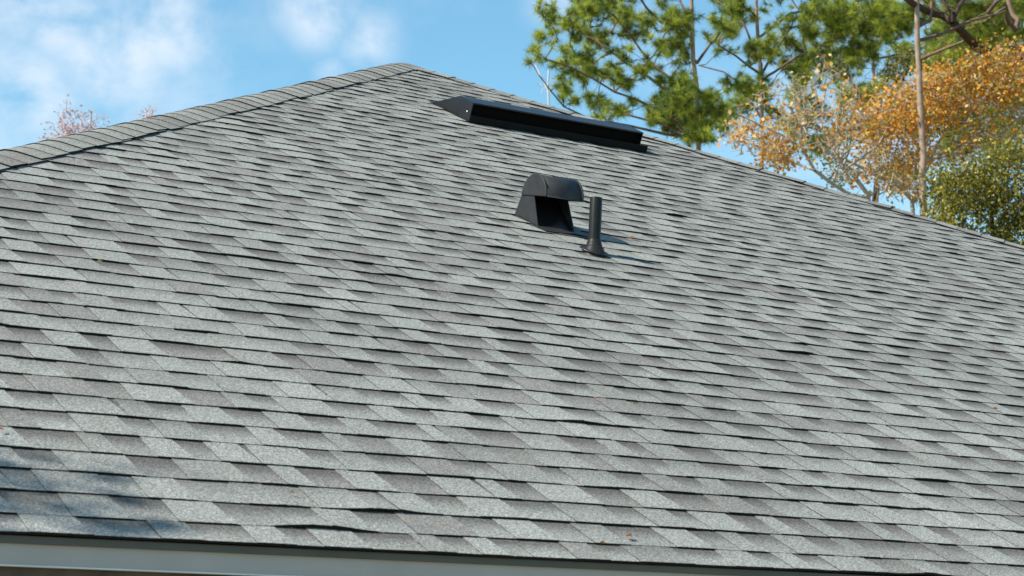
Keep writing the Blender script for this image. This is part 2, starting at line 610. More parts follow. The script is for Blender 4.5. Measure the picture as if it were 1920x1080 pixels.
# ------------------------------------------------------------------ hip caps
def hip_caps(sx, sy, expo=.142, wing=.152, name='hip_cap', as_parts=True, stuff=None, stop=.0):
    """caps folded over the hip that runs from the eave corner (sx, sy) up to the apex"""
    foot = np.array([sx * RUN, RUN + sy * RUN, ZE])
    top = np.array([0, RUN, ZE + VA * SP])
    L_ = np.linalg.norm(top - foot)
    d = (top - foot) / L_
    # the two roof planes that meet here: across-directions lying in each plane, perpendicular to the hip
    n1 = np.array([0, sy * SP, CP])      # front or back plane
    n2 = np.array([sx * SP, 0, CP])      # side plane
    nm = (n1 + n2); nm /= np.linalg.norm(nm)
    a1 = np.cross(n1, d); a1 *= np.sign(a1 @ np.array([-sx, sy, 0]))
    a2 = np.cross(n2, d); a2 *= np.sign(a2 @ np.array([sx, -sy, 0]))
    n = int(L_ / expo)
    wv = Wave(.28, .003)
    for k in range(n + 1):
        s0 = k * expo
        ln = min(.24, L_ - stop - s0)
        if ln < .05:
            continue
        acc = Acc()
        tone = R.choice([LIGHTC, LIGHTC, MIDC, MIDC, BROWNC]) * R.uniform(.90, 1.02) * np.array([1.0, .985, .965])
        w1, w2 = wing + R.gauss(0, .004), wing + R.gauss(0, .004)
        sk = R.gauss(0, .004)
        lf = abs(R.gauss(0, .0022))
        prof = []
        for q in (-1.0, -.66, -.33, -.13, 0, .13, .33, .66, 1.0):
            prof.append(q)
        rows = [0, expo * .55, expo * 1.05, ln]
        P, C = [], []
        for t in rows:
            g = .0048 - .0044 * t / .24 + (lf * (1 - t / .24))
            pr, cr = [], []
            for q in prof:
                aa, ww, nn = (a1, w1, n1) if q > 0 else (a2, w2, n2)
                off = abs(q) * ww
                bend = math.exp(-(off / .022) ** 2)
                nn_ = nn * (1 - bend) + nm * bend
                h = TOP + .0035 + g - .007 * bend + (-.0035 + wv(s0 + t) * .8) * abs(q) ** 2
                sh = sk * q
                h -= .006 * max(0.0, 1 - (L_ - s0 - t) / .3)
                pr.append(foot + d * (s0 + t + sh) + aa * off + nn_ * h)
                cr.append(tone * (1.0 if t < expo * .8 else .8))
            P.append(pr); C.append(cr)
        acc.grid(P, C)
        lowP = [p - nm * .0027 for p in P[0]]
        acc.grid([lowP, P[0]], [[EDGE] * len(prof)] * 2)
        # side edges, thick with the laps below
        for side in (0, -1):
            e_ = [pr[side] for pr in P]
            nn = n2 if side == 0 else n1
            b_ = [p - nn * .0048 for p in e_]
            acc.grid([b_, e_], [[EDGE] * len(e_)] * 2)
        if as_parts:
            org = P[0][4]
            keep(link(name, mesh(name, np.array(acc.V) - org, acc.F, acc.C), None, M_SH, Vector(org)), roof)
        else:
            o_ = len(stuff.V)
            stuff.V += acc.V; stuff.C += acc.C
            stuff.F += [tuple(q + o_ for q in f) for f in acc.F]


hip_caps(-1, -1)
hip_caps(1, -1, stop=.10)
back = Acc()
hip_caps(-1, 1, as_parts=False, stuff=back, stop=.14)
hip_caps(1, 1, as_parts=False, stuff=back, stop=.14)
bo = keep(link('rear_hip_caps', mesh('rear_hip_caps', back.V, back.F, back.C), None, M_SH), roof)
bo['kind'] = 'stuff'


# ------------------------------------------------------------------ roof vents
def solid(name, pts, faces, parent, mat, bevel=.003, local=True, smooth=False):
    me = mesh(name, pts, faces)
    o = link(name, me, parent, mat)
    if bevel:
        md = o.modifiers.new('bevel', 'BEVEL')
        md.width = bevel
        md.segments = 2
        md.limit_method = 'ANGLE'
        md.angle_limit = math.radians(35)
    if smooth:
        me.polygons.foreach_set('use_smooth', [True] * len(me.polygons))
    return o


def roof_frame(o, u, v, h=0.0):
    """put an Empty on the roof with local x along the eave, y up the slope, z off the roof"""
    o.location = face(u, v, h)
    o.rotation_euler = (PITCH, 0, 0)
    return o


def lbox(x0, x1, y0, y1, z0, z1):
    return box_verts(x0, x1, y0, y1, z0, z1)


def prism(poly, x0, x1):
    """polygon in (y, z) extruded along x"""
    n = len(poly)
    V = [(x0, y, z) for y, z in poly] + [(x1, y, z) for y, z in poly]
    F = [tuple(range(n))[::-1], tuple(range(n, 2 * n))]
    F = [tuple(range(n)), tuple(range(2 * n - 1, n - 1, -1))]
    for k in range(n):
        j = (k + 1) % n
        F.append((k, k + n, j + n, j))
    return V, F


# long slant-backed vent below the ridge
ru0, rv0 = hit(879, 228.5)
rv = roof_frame(empty('roof_vent', (0, 0, 0), 'long low black slant-backed metal vent near the top of the roof', 'roof vent'), ru0, rv0)
W = 1.205
T0 = TOP
prof = [(0.0, .052), (0.0, .128), (.135, .132), (.44, .016), (.44, .012), (.133, .127), (.004, .123), (.004, .052)]
solid('hood', *prism([(0.0, .117), (0.0, .126), (.155, .129), (.45, .020), (.45, .014), (.153, .123), (.006, .120), (.006, .117)], 0, W), rv, M_VENT, .002)
for x0 in (-.003, W - .001):
    solid('end_cap', *prism([(-.001, .012), (-.001, .127), (.155, .130), (.452, .018), (.452, .010)], x0, x0 + .004), rv, M_VENT, .001)
solid('front_flange', *lbox(-.006, W + .055, -.012, -.006, .012, .052), rv, M_MATTE, .002)
solid('base_flange', *lbox(-.012, W + .055, -.0058, .50, .0165, .0195), rv, M_VENT, .0005)
solid('screen', *lbox(.006, W - .004, .030, .034, .021, .118), rv, M_INSIDE, 0)
for sx_, sy_, sz_ in ((-.0045, .042, .062),):
    V, F = [], []
    for k in range(8):
        a_ = 2 * math.pi * k / 8
        V.append((sx_, sy_ + .005 * math.cos(a_), sz_ + .005 * math.sin(a_)))
    V.append((sx_ - .003, sy_, sz_))
    F = [(k, (k + 1) % 8, 8) for k in range(8)]
    solid('screw', V, F, rv, M_SCREW, 0)

# gooseneck hood vent
hu0, hv0 = hit(1006, 425)
hv = roof_frame(empty('exhaust_vent', (0, 0, 0), 'charcoal gooseneck exhaust vent with rounded hood and open front', 'exhaust vent'), hu0, hv0)
HW = .188
# body: two trapezoid side walls, back wall, open to the front
yb, yt0, yt1, zt = .215, .068, .195, .128
wl = .006
for x0, x1 in ((0, wl), (HW - wl, HW)):
    V, F = prism([(-.016, .004), (.205, .004), (.186, .116), (.088, .138)], x0, x1)
    V = [(x + (.012 if x0 > 0 and z < .05 else 0.0), y - (.010 if x0 > 0 and y < 0 else 0.0), z) for x, y, z in V]
    solid('side_wall', V, F, hv, M_HOOD, .0015)
solid('back_wall', *prism([(.199, .012), (.205, .012), (.186, .115), (.180, .115)], wl, HW - wl), hv, M_HOOD, 0)
solid('inner_baffle', *prism([(-.002, .014), (.172, .118), (.177, .118), (.004, .014)], wl, HW - wl), hv, M_VENT, 0)
# hood: half drum whose axis lies along the eave
cyc, czc, rr = .083, .133, .100
tilt = -.24
arc = []
for k in range(33):
    a_ = math.pi * k / 32
    y_, z_ = rr * math.cos(a_), rr * math.sin(a_)
    arc.append((cyc + y_ * math.cos(tilt) - z_ * math.sin(tilt), czc + y_ * math.sin(tilt) + z_ * math.cos(tilt)))
inner = [(cyc + (y_ - cyc) * .955, czc + (z_ - czc) * .955) for y_, z_ in arc]
V = [(-.004, y, z) for y, z in arc] + [(HW + .008, y, z) for y, z in arc]
n_ = len(arc)
V += [(-.004, y, z) for y, z in inner] + [(HW + .008, y, z) for y, z in inner]
F = []
for k in range(n_ - 1):
    F.append((k, k + 1, n_ + k + 1, n_ + k))
    F.append((2 * n_ + k, 3 * n_ + k, 3 * n_ + k + 1, 2 * n_ + k + 1))
for k in (0, n_ - 1):
    F.append((k, n_ + k, 3 * n_ + k, 2 * n_ + k))
for k in range(n_ - 1):
    F.append((k + 1, k, 2 * n_ + k, 2 * n_ + k + 1))
    F.append((n_ + k, n_ + k + 1, 3 * n_ + k + 1, 3 * n_ + k))
ho = solid('hood', V, F, hv, M_HOOD, 0)
for p_ in ho.data.polygons:
    p_.use_smooth = abs(p_.normal.x) < .5
for x0 in (-.006, HW + .006):
    pr = [(y, z) for y, z in arc]
    pr = [(cyc + (y - cyc) * 1.035, czc + (z - czc) * 1.035) for y, z in arc]
    solid('hood_end', *prism(pr, x0, x0 + .010), hv, M_HOOD, .0045)
fl = []
nx, ny = 9, 9
V, F = [], []
for a in range(nx):
    for c in range(ny):
        x = .0 + (HW + .060) * a / (nx - 1)
        y = -.082 + .25 * c / (ny - 1)
        z = .0165 + .006 * math.exp(-((x - .16) / .05) ** 2) * max(0, -y / .085)
        V += [(x, y, z)]
for a in range(nx - 1):
    for c in range(ny - 1):
        F.append((a * ny + c, (a + 1) * ny + c, (a + 1) * ny + c + 1, a * ny + c + 1))
fo = solid('base_flange', V, F, hv, M_HOOD, 0)
sm = fo.modifiers.new('thick', 'SOLIDIFY'); sm.thickness = .002

# plumbing pipe with collar
pu0, pv0 = hit(1113.5, 474)
pp = empty('vent_pipe', (0, 0, 0), 'slim black plumbing vent pipe in a ribbed rubber collar', 'vent pipe')
pp.location = face(pu0, pv0, .010)
pp.rotation_euler = (0.0, math.radians(2.6), 0)


def lathe(prof, n=28):
    V, F = [], []
    for r_, z_ in prof:
        for k in range(n):
            a_ = 2 * math.pi * k / n
            V.append((r_ * math.cos(a_), r_ * math.sin(a_), z_))
    for j in range(len(prof) - 1):
        for k in range(n):
            F.append((j * n + k, j * n + (k + 1) % n, (j + 1) * n + (k + 1) % n, (j + 1) * n + k))
    return V, F


solid('pipe', *lathe([(.0275, -.02), (.0275, .246), (.0268, .249), (.0240, .249), (.0236, .240), (.0236, .05)]), pp, M_PIPE, 0, smooth=True)
cp_ = [(.029, .058), (.0305, .054), (.0300, .050), (.0325, .048), (.0335, .043), (.0325, .040), (.0355, .037), (.0365, .032),
       (.0355, .029), (.040, .026), (.042, .020), (.050, .004), (.058, -.010), (.064, -.034)]
solid('collar', *lathe(cp_), pp, M_RUBBER, 0, smooth=True)
V, F = lathe([(.030, .0), (.066, .0), (.068, -.004)], 28)
bf = solid('base_flange', V, F, pp, M_RUBBER, 0)
bf.rotation_euler = (PITCH, 0, 0)
bf.location = (0, -.005, .0118)

# ------------------------------------------------------------------ fallen leaves on the roof
def fallen(x, y, size, label, c):
    u, v = hit(x, y)
    k = int((v / EXPO) + .22)
    V = [(-.5, 0, 0), (-.1, .28, .12), (.5, .05, .05), (.1, -.25, .10), (.0, .02, .02), (-.75, -.05, .02)]
    F = [(0, 4, 1), (1, 4, 2), (2, 4, 3), (3, 4, 0), (5, 0, 4)]
    V = np.array(V) * size
    o = link('fallen_leaf', mesh('fallen_leaf', V, F, np.tile(c, (len(V), 1))), None, M_DEADLEAF, Vector(face(u, v, TOP + .006)))
    o.rotation_euler = (PITCH, 0, R.uniform(0, 6.28))
    tag(o, label, 'fallen leaf', 'fallen leaves on the shingles')
    return o


OR, YE = (.42, .18, .07), (.42, .33, .12)
for a in ((1187, 449, .055, 'small orange leaf right of the vent pipe', OR),
          (1178, 1010, .034, 'orange leaf caught above the eave, upper of two close together', OR),
          (1129, 1024, .025, 'orange leaf caught above the eave, lower of two close together', OR),
          (186, 494, .030, 'yellow leaf scrap on the left part of the roof under a course edge', YE),
          (547, 929, .026, 'yellow leaf scrap on the second row up from the fascia', YE),
          (1112, 754, .020, 'tiny orange leaf at a course edge, left of a pair below the vent pipe', OR),
          (1190, 761, .020, 'tiny yellow leaf at a course edge, right of a pair below the vent pipe', YE),
          (1865, 770, .030, 'small orange leaf near the right edge of the photo', OR),
          (2, 811, .030, 'orange leaf lying at the left edge of the photo', OR),
          (617, 173, .030, 'yellowish leaf scrap under the left hip caps near the apex', YE)):
    fallen(*a)


# ------------------------------------------------------------------ trees
class Skel:
    """a growing tree skeleton: nodes with parent links"""
    def __init__(self):
        self.P, self.par, self.plen, self.tagc = [], [], [], []
    def node(self, p, par, tg):
        self.P.append(np.asarray(p, float))
        self.par.append(par)
        self.plen.append(0.0 if par < 0 else self.plen[par] + np.linalg.norm(self.P[-1] - self.P[par]))
        self.tagc.append(tg)
        return len(self.P) - 1
    def line(self, pts, par, tg, step=.5, jit=.03):
        """polyline resampled; returns node ids"""
        ids = [] if par < 0 else [par]
        pts = [np.asarray(p, float) for p in pts]
        if par >= 0:
            pts = [self.P[par]] + pts
        else:
            ids.append(self.node(pts[0], -1, tg))
        for a, b_ in zip(pts[:-1], pts[1:]):
            n = max(1, int(np.linalg.norm(b_ - a) / step))
            for k in range(1, n + 1):
                q = a + (b_ - a) * k / n + (NR.normal(0, jit, 3) if k < n else 0)
                ids.append(self.node(q, ids[-1], tg))
        return ids
    def nearest(self, p):
        A = np.array(self.P)
        return int(np.argmin(((A - p) ** 2).sum(1)))
    def grow(self, pts, tg='twig', bias=.12, step=.22, droop=.0, jit=.035, first=0):
        """join every target to the skeleton, nearest first; returns the end node of each"""
        pts = [np.asarray(p, float) for p in pts]
        A0 = np.array(self.P)
        d0 = [np.sqrt(((A0 - p) ** 2).sum(1)).min() for p in pts]
        ends = []
        buf = np.zeros((len(self.P) + len(pts) * 14, 3))
        pl = np.zeros(len(buf))
        n = len(self.P)
        buf[:n] = A0
        pl[:n] = self.plen
        for k in np.argsort(d0):
            p = pts[k]
            dd = buf[:n] - p
            dist = np.sqrt((dd ** 2).sum(1))
            cost = dist + bias * pl[:n] + np.maximum(0, dd[:, 2]) * .25
            cost[:first] += 0
            j = int(np.argmin(cost))
            m = max(1, min(12, int(dist[j] / step)))
            a = buf[j].copy()
            cur = j
            side = NR.normal(0, .10, 3) * dist[j]
            for q in range(1, m + 1):
                f = q / m
                pos = a + (p - a) * f + side * math.sin(math.pi * f) + np.array([0, 0, -droop * dist[j] * math.sin(math.pi * f)])
                if q < m:
                    pos = pos + NR.normal(0, jit, 3)
                cur = self.node(pos, cur, tg)
                buf[n] = pos
                pl[n] = self.plen[cur]
                n += 1
            ends.append(cur)
        return ends
    def radii(self, tip, expn=2.3, fixed=None):
        n = len(self.P)
        acc = np.zeros(n)
        r = np.zeros(n)
        for k in range(n - 1, -1, -1):
            r[k] = max(tip, acc[k] ** (1 / expn)) if acc[k] > 0 else tip
            if fixed and k in fixed:
                r[k] = max(fixed[k], .0)
            if self.par[k] >= 0:
                acc[self.par[k]] += r[k] ** expn
        return r
    def tubes(self, tags, r, sides=5):
        V, F = [], []
        for k in range(len(self.P)):
            j = self.par[k]
            if j < 0 or self.tagc[k] not in tags:
                continue
            a, b_ = self.P[j], self.P[k]
            d = b_ - a
            ln = np.linalg.norm(d)
            if ln < 1e-5:
                continue
            d = d / ln
            x = np.cross(d, (0.3, .2, 1) if abs(d[2]) < .9 else (1, .2, 0))
            x /= np.linalg.norm(x)
            y = np.cross(d, x)
            ra = min(r[j], r[k] * 1.6) if self.tagc[j] != self.tagc[k] or r[j] > 1.8 * r[k] else r[j]
            o = len(V)
            for q in range(sides):
                t = 2 * math.pi * q / sides
                e = x * math.cos(t) + y * math.sin(t)
                V.append(a - d * ra * .3 + e * ra)
            for q in range(sides):
                t = 2 * math.pi * q / sides
                e = x * math.cos(t) + y * math.sin(t)
                V.append(b_ + e * r[k])
            for q in range(sides):
                F.append((o + q, o + (q + 1) % sides, o + sides + (q + 1) % sides, o + sides + q))
        return V, F


def needles(points, dirs, per=46, length=.235, width=.0135):
    """tufts of pine needles at the twig ends, one mesh"""
    n = len(points)
    P = np.repeat(np.array(points), per, 0)
    D = np.repeat(np.array(dirs), per, 0)
    m = len(P)
    rd = NR.normal(0, 1, (m, 3))
    rd /= np.linalg.norm(rd, axis=1)[:, None]
    v = D * NR.uniform(.1, 1.1, (m, 1)) + rd * .85 + np.array([0, 0, .12])
    v /= np.linalg.norm(v, axis=1)[:, None]
    ln = length * NR.uniform(.65, 1.15, (m, 1))
    base = P - D * NR.uniform(0, .13, (m, 1))
    sd = np.cross(v, NR.normal(0, 1, (m, 3)))
    sd /= np.linalg.norm(sd, axis=1)[:, None] + 1e-9
    w = width * NR.uniform(.7, 1.2, (m, 1))
    tip = base + v * ln
    V = np.stack([base + sd * w * .5, base - sd * w * .5, tip + sd * w * .15 + np.array([0, 0, -.02])], 1).reshape(-1, 3)
    F = np.arange(m * 3).reshape(-1, 3)
    tone = np.repeat(NR.uniform(0, 1, (n, 1)), per, 0)
    A, B = np.array([.075, .14, .045]), np.array([.50, .56, .06])
    tone = np.clip(tone * 1.5 - .3, 0, 1)
    c = A + (B - A) * np.clip(tone * .78 + NR.uniform(-.05, .32, (m, 1)), 0, 1)
    brown = (NR.uniform(0, 1, (m, 1)) < .05)
    c = np.where(brown, np.array([.24, .13, .05]), c)
    C = np.repeat(c, 3, 0)
    return V, F, C


def leaves(points, per, spread, size, palette, wts):
    """broad leaves round each point: two triangles folded on the midrib"""
    P = np.repeat(np.array(points), per, 0)
    m = len(P)
    P = P + NR.normal(0, spread, (m, 3))
    v = NR.normal(0, 1, (m, 3)); v[:, 2] -= .5
    v /= np.linalg.norm(v, axis=1)[:, None]
    sd = np.cross(v, NR.normal(0, 1, (m, 3)))
    sd /= np.linalg.norm(sd, axis=1)[:, None] + 1e-9
    nn = np.cross(v, sd)
    s = size * NR.uniform(.4, 1.4, (m, 1))
    V = np.stack([P, P + v * s * .55 + sd * s * .36 + nn * s * .10, P + v * s, P + v * s * .5 - sd * s * .36 + nn * s * .10], 1).reshape(-1, 3)
    F = np.arange(m)[:, None] * 4 + np.array([[0, 1, 2, 3]])
    pal = np.array(palette)
    idx = NR.choice(len(pal), m, p=np.array(wts) / sum(wts))
    c = pal[idx] * NR.uniform(.75, 1.2, (m, 1))
    return V, F, np.repeat(c, 4, 0)


def z3(x, y): return 960 + x / 4.0, y / 4.0          # coordinates read off two enlargements of the photo
def z4(x, y): return 1340 + x / 2.348, y / 2.348


def finish(root, sk, r, twig_mat, trunk_mat, limb_mat=None, twig_sides=4):
    limb_mat = limb_mat or trunk_mat
    for tg in sorted(set(sk.tagc)):
        V, F = sk.tubes({tg}, r, 4 if tg == 'twig' else 9)
        if not F:
            continue
        nm = 'twigs' if tg == 'twig' else ('trunk' if tg.startswith('trunk') else 'limb')
        me = fast_mesh(nm, np.array(V), np.array(F), None, True)
        o = keep(link(nm, me, None, twig_mat if tg == 'twig' else trunk_mat if nm == 'trunk' else limb_mat), root)
        if tg == 'twig':
            o['kind'] = 'stuff'


def trunk_line(pts_px, D, r_top, r_bot, sk, tg='trunk'):
    pts = [at(x, y, D) for x, y in pts_px]
    g = pts[0].copy(); g[2] = -0.1
    ids = sk.line([g] + pts, -1, tg, 1.0, .02)
    return ids


def tip_dirs(sk, ends):
    out = []
    for e in ends:
        d = sk.P[e] - sk.P[sk.par[e]]
        d = d / (np.linalg.norm(d) + 1e-9) + np.array([0, 0, .35])
        out.append(d / np.linalg.norm(d))
    return out


def pine(label, D, trunk, limbs, clusters, r0, depth=2.2, dens=1.0, per=46, seed=1, shift=0.0):
    """trunk: px points bottom to top; limbs: px polylines starting near the trunk with depth offsets; clusters: (x, y, r) px"""
    global NR
    NR = np.random.RandomState(seed)
    sk = Skel()
    ids = trunk_line(trunk, D, .05, r0, sk)
    nt = len(ids)
    fixed = {k: r0 * (1 - .72 * q / nt) for q, k in enumerate(ids)}
    for li, (pts, d0, d1) in enumerate(limbs):
        q = [at(x, y, D + d0 + (d1 - d0) * k / max(1, len(pts) - 1)) for k, (x, y) in enumerate(pts)]
        j = sk.nearest(q[0])
        # leave the trunk at the node a little below the first point
        l_ids = sk.line(q, j, 'limb%02d' % li, .45, .03)
        for w, k in enumerate(l_ids[1:]):
            fixed[k] = max(.014, r0 * .30 * (1 - .8 * w / len(l_ids)))
    targets = []
    k_px = 4124.2 / D
    clusters = list(clusters) + [(x + NR.normal(0, 9), y + NR.normal(0, 7), r_ * NR.uniform(.4, .7)) for x, y, r_ in clusters if NR.uniform() < .75]
    for (x, y, r_) in clusters:
        rw = r_ / k_px
        c = at(x, y, D + shift) + fw * NR.uniform(-depth, depth)
        n = max(4, int(dens * 75 * (rw / .45) ** 2))
        for _ in range(n):
            o = NR.normal(0, .62, 3) * rw
            o[2] *= .75
            targets.append(c + o)
    ends = sk.grow(targets, bias=.10, step=.25, droop=.05)
    r = sk.radii(.0055, 2.5, fixed)
    base = Vector((sk.P[0][0], sk.P[0][1], 0))
    root = empty('pine_tree', base, label, 'pine tree', 'pine trees behind the house')
    finish(root, sk, r, M_PBARK2, M_PBARK, M_PBARK2)
    V, F, C = needles([sk.P[e] for e in ends], tip_dirs(sk, ends), per)
    o = keep(link('crown', fast_mesh('crown', V, F, C), None, M_NEEDLE), root)
    return root, len(ends)


A3 = [(230,150,70),(300,190,50),(215,290,55),(160,420,45),(220,410,35),(120,490,20),(400,200,60),(470,130,60),(560,60,90),(640,90,80),(700,40,80),
 (500,20,60),(820,60,80),(880,120,60),(830,150,70),(960,170,80),(1010,190,60),(640,240,80),(700,250,50),(560,200,60),(470,300,50),(400,370,55),
 (340,430,50),(430,470,70),(520,490,70),(580,470,80),(640,520,60),(560,560,50),(400,540,50),(700,560,40),(760,480,50),(820,390,45),(860,450,40),
 (780,580,55),(850,580,60),(940,570,55),(900,600,40),(1000,480,40),(1010,520,30),(1050,380,50),(1110,450,50),(1140,230,60),(1210,240,70),
 (1240,310,80),(1190,360,60),(1280,270,60),(1270,180,60),(1180,120,60),(1110,90,40),(1300,420,50),(1110,590,40),(1150,30,50),(1230,40,40),
 (340,670,35),(400,720,45),(450,760,45),(370,660,30),(600,810,55),(660,800,60),(720,840,60),(780,860,50),(860,790,45),(1060,760,45),(1040,870,50),
 (1010,880,40),(960,720,35),(580,720,35),(1200,640,70),(1190,720,80),(1250,780,90),(1170,830,70),(1330,770,60),(1400,740,60),(1300,900,90),
 (1200,920,60),(1400,900,70),(1430,1000,70),(1480,760,50),(1540,850,60),(1380,1040,60),(1350,630,40),(1260,560,45),(1280,620,50),
 (600,-60,110),(850,-80,110),(1100,-100,110),(1300,-150,110),(700,-220,110),(1000,-300,120),(1200,-420,120),(1350,-560,110),(1450,-330,100)]
limbsA = [([z3(1310,1000), z3(1110,830), z3(920,740), z3(770,690), z3(610,590), z3(430,500), z3(250,440)], 0, -1.5),
          ([z3(1380,730), z3(1190,590), z3(1060,490), z3(960,370), z3(880,250), z3(760,110), z3(640,20)], 0, .8),
          ([z3(1360,700), z3(1130,660), z3(1000,560), z3(850,470), z3(650,320), z3(420,190), z3(250,150)], 0, 1.5),
          ([z3(1345,200), z3(1120,170), z3(1010,60), z3(930,-60)], 0, -1.0),
          ([z3(1350,150), z3(1270,30), z3(1200,-150)], 0, 1.0),
          ([z3(1390,470), z3(1480,340), z3(1560,250)], 0, 1.2),
          ([z3(1320,1000), z3(900,870), z3(650,810)], 0, .5),
          ([z3(1310,1020), z3(600,900), z3(390,800), z3(290,680), z3(200,560)], 0, -1.0)]
A3 += [(x, y, 44) for x, y in ((1180,620),(1240,660),(1300,700),(1380,690),(1160,760),(1220,800),(1290,830),(1370,820),(1450,820),(1160,880),(1240,870),(1330,860),(1420,870),(1490,920),(1280,960),(1350,960),(1440,950),(1380,1010),(1460,1060),(1320,1020),(1250,720),(1120,820),(1090,900),(1520,800))]
print('pine A', pine('tall pine with sparse reaching boughs, nearest the roof peak against open sky', 57.0,
     [z3(1400,1500), z3(1400,1000), z3(1390,680), z3(1360,450), z3(1350,150), z3(1345,-100), z3(1340,-500)], limbsA,
     [(*z3(x, y), r_ / 4.0) for x, y, r_ in A3], .14, seed=3))
B3 = [(1600,100,70),(1680,60,80),(1760,50,80),(1640,200,70),(1700,210,50),(1560,260,50),(1500,230,40),(1820,320,60),(1860,360,50),(1770,380,50),
 (1800,430,50),(1880,60,50),(1590,330,40),(1680,340,30),(1740,500,30),(1550,650,40),(1620,700,50),(1720,690,60),(1800,680,60),(1880,650,60),
 (1530,700,40),(1700,740,40),(1740,600,25),(1650,-80,110),(1900,-120,120),(1800,-260,110),(2100,-150,110)]
B4 = [(300,110,40),(380,90,50),(340,170,40),(270,200,45),(400,190,40),(440,50,50),(500,80,60),(560,40,50),(480,150,50),(560,160,50),(620,60,50),
 (640,150,60),(600,210,40),(700,60,60),(700,150,50),(680,210,40),(780,70,50),(740,110,40),(800,90,30),(430,250,50),(370,290,40),(240,260,30),(330,250,30)]
UR1 = [(450,20),(520,10),(590,15),(660,20),(720,30),(780,20),(840,30),(470,110),(530,140),(590,110),(620,180),(670,110),(720,190),(760,140),(800,150),(690,250),(640,260),(560,230),(500,200),
       (430,150),(600,60),(680,70),(740,80),(820,80),(470,60)]
UR2 = [(900,20),(960,30),(1020,20),(1080,20),(1150,20),(1200,20),(1260,10),(1320,20),(1360,60),(1200,90),(1280,110),(1340,130),(1180,150),(1100,110),(960,100),(990,180),(1040,180),(1080,240),(950,250),(1010,230),(1240,60),(1160,60)]
limbsB = [([z3(1870,480), z3(1740,180), z3(1650,80), z3(1540,10)], 0, 1.0),
          ([z3(1870,560), z3(1780,500), z3(1680,420), z3(1550,340)], 0, -1.0),
          ([z3(1880,900), z3(1740,650), z3(1590,540), z3(1400,490)], 0, .8),
          ([z4(205,330), z4(260,230), z4(330,130), z4(380,20)], 0, .8),
          ([z4(205,350), z4(330,270), z4(480,190), z4(640,130)], 0, -1.2),
          ([z4(190,170), z4(330,60), z4(560,10), z4(740,60)], 0, 1.2)]
print('pine B', pine('second pine from the roof peak, upright with a reddish trunk showing under its boughs', 61.0,
     [z3(1870,1400), z3(1870,600), z3(1850,350), z3(1835,130), z3(1830,-100), z3(1830,-350)], limbsB,
     [(*z3(x, y), r_ / 4.0) for x, y, r_ in B3] + [(*z4(x, y), 13) for x, y in UR1] + [(*z4(x, y), r_ / 2.348) for x, y, r_ in B4], .13, seed=4))
C4 = [(1180,60,60),(1250,50,70),(1320,40,60),(1230,110,60),(1150,120,40),(1300,110,50),(1340,160,40),(1010,190,50),(1060,210,50),(980,150,40),
 (960,220,30),(880,20,40),(940,60,30),(1100,170,40),(1000,-60,90),(1150,-80,100),(900,-120,100),(1300,-60,90)]
limbsC = [([z4(895,180), z4(1000,150), z4(1130,90), z4(1280,50)], 0, 1.5),
          ([z4(905,260), z4(1000,220), z4(1100,180)], 0, -1.0),
          ([z4(890,120), z4(950,90), z4(960,-60)], 0, .5)]
print('pine C', pine('pine with a thick bare grey-pink trunk rising amid the orange tree', 49.5,
     [z4(925,1100), z4(922,930), z4(914,790), z4(920,690), z4(910,540), z4(904,420), z4(901,320), z4(893,200), z4(891,50), z4(884,-120), z4(880,-300)], limbsC,
     [(*z4(x, y), r_ / 2.348) for x, y, r_ in C4] + [(*z4(x, y), 16) for x, y in UR2] + [(*z4(x + 25, y + 22), 14) for x, y in UR2], .150, seed=5, shift=8.0))


D4 = [(60,480,60),(120,470,50),(180,430,50),(30,560,40),(420,330,60),(500,300,50),(380,420,50),(470,470,60),(560,430,50),(400,560,50),(300,560,50),(480,620,60),
 (560,590,40),(250,500,40),(700,60,50),(640,240,50),(760,150,50),(840,80,40),(830,180,40),(1010,130,50),(1080,220,60),(1120,30,50),(1180,120,60),(1240,170,50),(1290,70,60),(1340,110,50),
 (1050,300,40),(980,260,50),(600,100,60),(520,60,60),(440,110,50),(1000,440,50),(1080,520,60),(1160,520,50),(1250,440,60),(1330,560,60),(1000,600,60),(1100,380,70),(1200,330,70),(1300,330,70),(1340,430,70),(1250,560,70),(1150,620,60),(1080,640,60),(780,330,50),(850,260,50),(700,380,50),(640,450,50),(560,330,50),(1010,180,70),(1100,160,70),(1220,220,70),(1330,230,70),(840,760,60),(900,560,50),(760,740,40)]
limbsD = [([z4(690,500), z4(600,400), z4(480,330), z4(380,330)], 0, 1.0), ([z4(700,640), z4(560,600), z4(420,560), z4(250,520)], 0, -1.0),
          ([z4(700,500), z4(850,420), z4(1000,400), z4(1200,440), z4(1330,520)], 0, 1.5), ([z4(700,260), z4(900,220), z4(1100,130), z4(1290,70)], 0, 1.0),
          ([z4(700,200), z4(620,120), z4(500,60)], 0, -1.0)]
print('pine D', pine('olive green pine farthest back, showing in the gaps behind the orange tree', 74.0,
     [z4(720,1200), z4(710,700), z4(700,350), z4(690,100), z4(690,-80)], limbsD,
     [(*z4(x, y), r_ / 2.348) for x, y, r_ in D4], .14, seed=6, dens=.9))


def inside(poly, x, y):
    c = False
    n = len(poly)
    for i in range(n):
        x1, y1 = poly[i]; x2, y2 = poly[(i + 1) % n]
        if (y1 > y) != (y2 > y) and x < (x2 - x1) * (y - y1) / (y2 - y1) + x1:
            c = not c
    return c


def fill(poly, n, clump=9, sig=17):
    """clumped points inside a polygon"""
    if n > 30:
        cs = scatter(poly, max(4, n // clump))
        out = []
        while len(out) < n:
            c = cs[NR.randint(len(cs))]
            out.append((c[0] + NR.normal(0, sig), c[1] + NR.normal(0, sig)))
        return out
    return scatter(poly, n)


